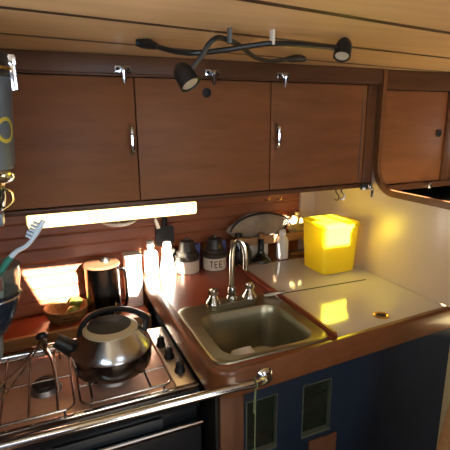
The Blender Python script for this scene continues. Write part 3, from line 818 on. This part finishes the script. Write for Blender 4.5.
wb = thing('soap_bottle', (.793, 1.310, CT), 'white plastic bottle glowing in the sun left of the yellow tub', 'bottle')
b = NB(); lathe(b, (.793, 1.3105, CT), [(0, .0005), (.020, .0005), (.0225, .004), (.0225, .070), (.018, .082), (.011, .088), (.0105, .092)], 26)
part('bottle_body', b, M['white'], wb)
b = NB(); lathe(b, (.793, 1.3105, CT + .0925), [(.013, 0), (.013, .014), (.009, .018), (0, .0185)], 20)
part('cap', b, M['white'], wb)
b = NB(); tube(b, [(.845, 1.33, CT + .0055), (.875, 1.322, CT + .0052), (.905, 1.33, CT + .0055)], [.004, .006, .004], 8, 4)
single('wooden_peg', b, M['cork'], (.875, 1.33, CT), 'small brown wooden peg lying on the ledge behind the yellow tub', 'peg')
# yellow tub
tb = thing('yellow_tub', (.875, 1.14, CT), 'translucent yellow plastic tub shining in the sun on the cream worktop', 'tub')
b = NB()
def tl_(z, g, r=.018): return [(x, y, z) for x, y in rrect(.818 - g, .952 + g, 1.085 - g, 1.215 + g, r, 5)]
loft(b, [tl_(CT + .0007, -.006), tl_(CT + .004, -.002), tl_(CT + .155, .004), tl_(CT + .160, .007), tl_(CT + .164, .007), tl_(CT + .164, .003), tl_(CT + .150, .001), tl_(CT + .008, -.005)], True, True)
part('tub_body', b, M['tub'], tb)
b = NB(); loft(b, [tl_(CT + .1645, .006), tl_(CT + .172, .006), tl_(CT + .175, .001), tl_(CT + .176, -.02)], True, True)
part('lid', b, M['tub'], tb)

# cup hooks under the cabinet
def hook_bm(x, y):
    b = NB(); tube(b, [(x, y, -.2050), (x, y, -.222), (x + .009, y, -.232), (x + .013, y, -.242), (x + .006, y, -.250), (x - .003, y, -.246)], .0022, 7, 4)
    lathe(b, (x, y, -.2105), [(.005, 0), (.005, .0035)], 10)
    return b
HK = [(.655, 1.19, 'brass cup hook under the cabinet, left of the pair over the cloth bag', 'brass'), (.700, 1.19, 'brass cup hook under the cabinet, right of the pair over the cloth bag', 'brass'),
      (.862, 1.10, 'black cup hook under the cabinet, left of the pair over the yellow tub', 'black'), (.884, 1.10, 'black cup hook under the cabinet, right of the pair over the yellow tub', 'black')]
for x, y, lab, m in HK:
    single('cup_hook', hook_bm(x, y), M[m], (x, y, -.2135), lab, 'hook', 'cup hooks under the overhead cabinet')

# ------------------------------------------------------------------ mugs and toothbrush glass at the left
rk = thing('mug_rack', (-.15, .76, -.15), 'grey upright board carrying the mugs at the left edge', 'rack')
part('rack_board', box(NB(), XL + .001, -.070, .760, .774, -.155, ZC - .001, .002), M['grey'], rk)
part('peg', tube(NB(), [(-.105, .760, .085), (-.105, .752, .085)], .006, 10), M['chrome'], rk)
part('peg', tube(NB(), [(-.105, .760, -.105), (-.105, .742, -.105)], .005, 10), M['chrome'], rk)
mx_, my_ = -.087, .690
tm = thing('travel_mug', (mx_, my_, -.078), 'blue grey travel mug with yellow ring emblem and chrome base at the left edge', 'mug')
b = NB(); lathe(b, (mx_, my_, 0), [(.0478, -.062), (.0500, -.055), (.0585, .062)], 40)
part('body', b, M['mug'], tm)
b = NB(); lathe(b, (mx_, my_, 0), [(.040, -.082), (.045, -.080), (.0492, -.074), (.050, -.066), (.0478, -.0625)], 40)
part('base_ring', b, M['chrome'], tm, 'chrome base ring')
b = NB(); lathe(b, (mx_, my_, 0), [(.0585, .0625), (.061, .066), (.061, .086), (.058, .094), (.040, .101), (0, .102)], 40)
ldm = part('lid', b, M['black'], tm, 'black lid')
b = NB(); lathe(b, (mx_, my_, 0), [(.0613, .0700), (.0632, .0705), (.0632, .0745), (.0613, .0750)], 40)
part('lid_band', b, M['brass'], ldm, 'brass coloured lid band')
ca = math.radians(-62)
for a in (ca, ca + math.radians(50)):
    c = Vector((mx_ + .0635 * math.cos(a), my_ + .0635 * math.sin(a), 0))
    b = NB(); box(b, c.x - .004, c.x + .004, c.y - .004, c.y + .004, .045, .092, .0015); box(b, c.x - .0052, c.x + .0052, c.y - .0052, c.y + .0052, .078, .090, .0015)
    part('clasp', b, M['chrome'], tm, 'chrome lid clasp')
b = NB(); outer = []; inner = []
def on_mug(u, z):
    r = .0500 + .0085 * (z + .055) / .117 + .0007; a = math.radians(-33) + u / r
    return Vector((mx_ + r * math.cos(a), my_ + r * math.sin(a), z))
R0, R1 = .0125, .0175; N = 36
vs = [(b.verts.new(on_mug(R0 * math.cos(2 * PI * k / N), -.008 + R0 * math.sin(2 * PI * k / N))), b.verts.new(on_mug(R1 * math.cos(2 * PI * k / N), -.008 + R1 * math.sin(2 * PI * k / N)))) for k in range(N)]
for k in range(N): b.faces.new((vs[k][0], vs[k][1], vs[(k + 1) % N][1], vs[(k + 1) % N][0]))
part('emblem', b, M['yellow'], tm, 'yellow ring emblem')
em = thing('espresso_cup', (-.092, .700, -.127), 'small dark cup with brass rim hanging below the travel mug', 'cup')
b = NB(); lathe(b, (-.092, .700, 0), [(0, -.127), (.028, -.127), (.033, -.122), (.0385, -.100), (.040, -.086), (.037, -.086), (.034, -.100), (.028, -.118), (0, -.120)], 36)
part('cup_body', b, M['navyplastic'], em)
b = NB(); tube(b, [(-.092 + .0388 * math.cos(2 * PI * k / 36), .700 + .0388 * math.sin(2 * PI * k / 36), -.0865) for k in range(36)], .002, 6, closed=True)
part('rim', b, M['brass'], em, 'brass rim')
b = NB(); tube(b, [(-.0545, .692, -.092), (-.046, .688, -.098), (-.047, .688, -.112), (-.060, .690, -.122)], .0025, 8, 4)
part('handle', b, M['brass'], em, 'brass handle')
single('wall_bracket', box(NB(), XL + .001, -.064, .700, .735, -.150, -.130, .002), M['mug'], (-.15, .72, -.15), 'blue grey bracket under the small dark cup', 'bracket')

gx, gy = -.101, .750
hl = thing('cup_holder', (gx, gy, -.30), 'steel ring holder around the stemmed toothbrush cup', 'holder')
b = NB(); tube(b, [(gx + .0445 * math.cos(2 * PI * k / 36), gy + .0445 * math.sin(2 * PI * k / 36), -.276) for k in range(36)], .0025, 8, closed=True)
tube(b, [(gx - .0445, gy, -.276), (XL + .001, gy, -.276)], .004, 8)
part('holder_ring', b, M['steel'], hl)
gb = thing('stemmed_cup', (gx, gy, -.42), 'clear and navy stemmed cup holding a toothbrush at the left edge', 'cup')
b = NB(); lathe(b, (gx, gy, 0), [(.0435, -.268), (.0470, -.250), (.0490, -.226), (.0475, -.226), (.0455, -.250), (.0420, -.268), (.0435, -.268)], 40)
part('upper_wall', b, M['smoke'], gb, 'clear upper wall')
b = NB(); lathe(b, (gx, gy, 0), [(.008, -.350), (.017, -.341), (.034, -.309), (.0412, -.285), (.0433, -.2685), (.0418, -.2685), (.032, -.300), (.012, -.338), (0, -.340)], 40)
part('bowl', b, M['navyplastic'], gb, 'dark navy bowl')
b = NB(); tube(b, [(gx, gy, -.349), (gx, gy, -.365), (gx - .003, gy, -.385), (gx - .020, gy, -.405), (gx - .045, gy, -.410), (XL + .001, gy, -.410)], [.009, .0075, .0075, .0075, .0075, .0075], 14, 4)
part('stem', b, M['grey'], gb, 'grey bent stem')
tbh = thing('toothbrush', (-.108, .750, -.33), 'toothbrush with pale blue head and teal grip leaning out of the stemmed cup', 'toothbrush')
b = NB(); tube(b, [(-.114, .750, -.325), (-.098, .750, -.265), (-.0770, .750, -.2295), (-.0640, .750, -.2130)], [.0045, .005, .0052, .005], 10, 4)
part('grip', b, M['teal'], tbh)
b = NB(); tube(b, [(-.0640, .750, -.2130), (-.054, .750, -.2040), (-.040, .750, -.1975), (-.030, .750, -.188), (-.019, .750, -.172), (-.009, .750, -.157)], [.0045, .004, .0036, .0036, .005, .0045], 10, 4)
part('neck', b, M['brushblue'], tbh)
b = NB(); d = Vector((.010, 0, .0155)).normalized(); n = Vector((-d.z, 0, d.x))
for i in range(5):
    for s in (-1, 1):
        c = Vector((-.0275, .750 + s * .003, -.1855)) + d * (.0062 * i); tube(b, [c + n * .003, c + n * (.0125 + .001 * (i % 2))], .0022, 6)
part('bristles', b, M['brushblue'], tbh, 'pale bristle tufts')
tt = thing('toothpaste_tube', (-.115, .735, -.30), 'small red capped tube inside the stemmed cup', 'tube')
b = NB(); tube(b, [(-.094, .738, -.305), (-.089, .736, -.262)], [.009, .009], 12)
part('tube_body', b, M['white'], tt)
b = NB(); tube(b, [(-.089, .736, -.2615), (-.0875, .735, -.243)], [.010, .009], 12)
part('cap', b, M['red'], tt, 'red cap')

# bench end at the lower right
bn = thing('step_ladder', (.75, .45, ZF), 'pale wooden ladder rail slanting in at the lower right corner', 'ladder')
def slat(x, z): return x - .2 * (-.587 - z)
for y in (.50, .20):
    b = NB(); prism(b, [(slat(.707, ZF + .001), ZF + .001), (slat(.757, ZF + .001), ZF + .001), (slat(.757, -.45), -.45), (slat(.707, -.45), -.45)], 'y', y - .012, y + .012, .003)
    part('side_rail', b, M['tan'], bn)
for z in (-1.15, -.90, -.66):
    part('tread', box(NB(), slat(.707, z) + .003, slat(.757, z) + .03, .2125, .4875, z - .012, z + .012, .003), M['tan'], bn)

# ------------------------------------------------------------------ camera
def cam_axes(pitch, yaw, roll):
    p, y, r = map(math.radians, (pitch, yaw, roll))
    f = Vector((math.sin(y) * math.cos(p), math.cos(y) * math.cos(p), -math.sin(p)))
    right = Vector((math.cos(y), -math.sin(y), 0)); up = right.cross(f)
    return right * math.cos(r) + up * math.sin(r), up * math.cos(r) - right * math.sin(r), f
R_, U_, F_ = cam_axes(13.69, 23.15, -.48)
cd = bpy.data.cameras.new('camera'); co = bpy.data.objects.new('camera', cd); COL.objects.link(co)
cd.sensor_fit = 'HORIZONTAL'; cd.sensor_width = 36; cd.lens = 36 * 421.6 / 450; cd.clip_start = .02
co.matrix_world = Matrix(((R_.x, U_.x, -F_.x, 0), (R_.y, U_.y, -F_.y, 0), (R_.z, U_.z, -F_.z, H), (0, 0, 0, 1)))
scene.camera = co

# ------------------------------------------------------------------ light
sl = bpy.data.lights.new('sun', 'SUN'); so = bpy.data.objects.new('sun', sl); COL.objects.link(so)
sl.energy = 110; sl.angle = math.radians(.6); sl.color = (1.0, .93, .80)
so.rotation_euler = SUN.to_track_quat('-Z', 'Y').to_euler(); so.location = (0, -3, 4)
def area(name, loc, target, sx, sy, e, col):
    l = bpy.data.lights.new(name, 'AREA'); o = bpy.data.objects.new(name, l); COL.objects.link(o)
    l.shape = 'RECTANGLE'; l.size = sx; l.size_y = sy; l.energy = e; l.color = col
    o.location = (loc[0], loc[1], loc[2] + H); d = Vector(target) - Vector(loc)
    o.rotation_euler = d.to_track_quat('-Z', 'Y').to_euler()
area('companionway_daylight', (.40, YR - .01, -.10), (.35, .2, .75), .66, .46, 8, (.85, .93, 1.0))
area('portlight_daylight', (XR + .01, .925, -.07), (1.1, .93, .75), .26, .24, .7, (1.0, .96, .80))
area('port_side_daylight', (XL - .01, .225, -.08), (.3, .75, .45), .42, .26, 3, (.80, .92, 1.0))
area('hatch_skylight', (.34, -.13, ZC + .014), (.34, -.13, -1), .36, .26, 1.6, (.78, .89, 1.0))
w = bpy.data.worlds.new('sky'); scene.world = w; w.use_nodes = True
bgn = w.node_tree.nodes['Background']; bgn.inputs[0].default_value = (.55, .68, .9, 1); bgn.inputs[1].default_value = .6

scene.view_settings.view_transform = 'Standard'; scene.view_settings.look = 'None'
scene.view_settings.gamma = 1; scene.view_settings.exposure = 0; scene.view_settings.use_curve_mapping = False
for o in COL.objects:
    if 'org' in o: del o['org']
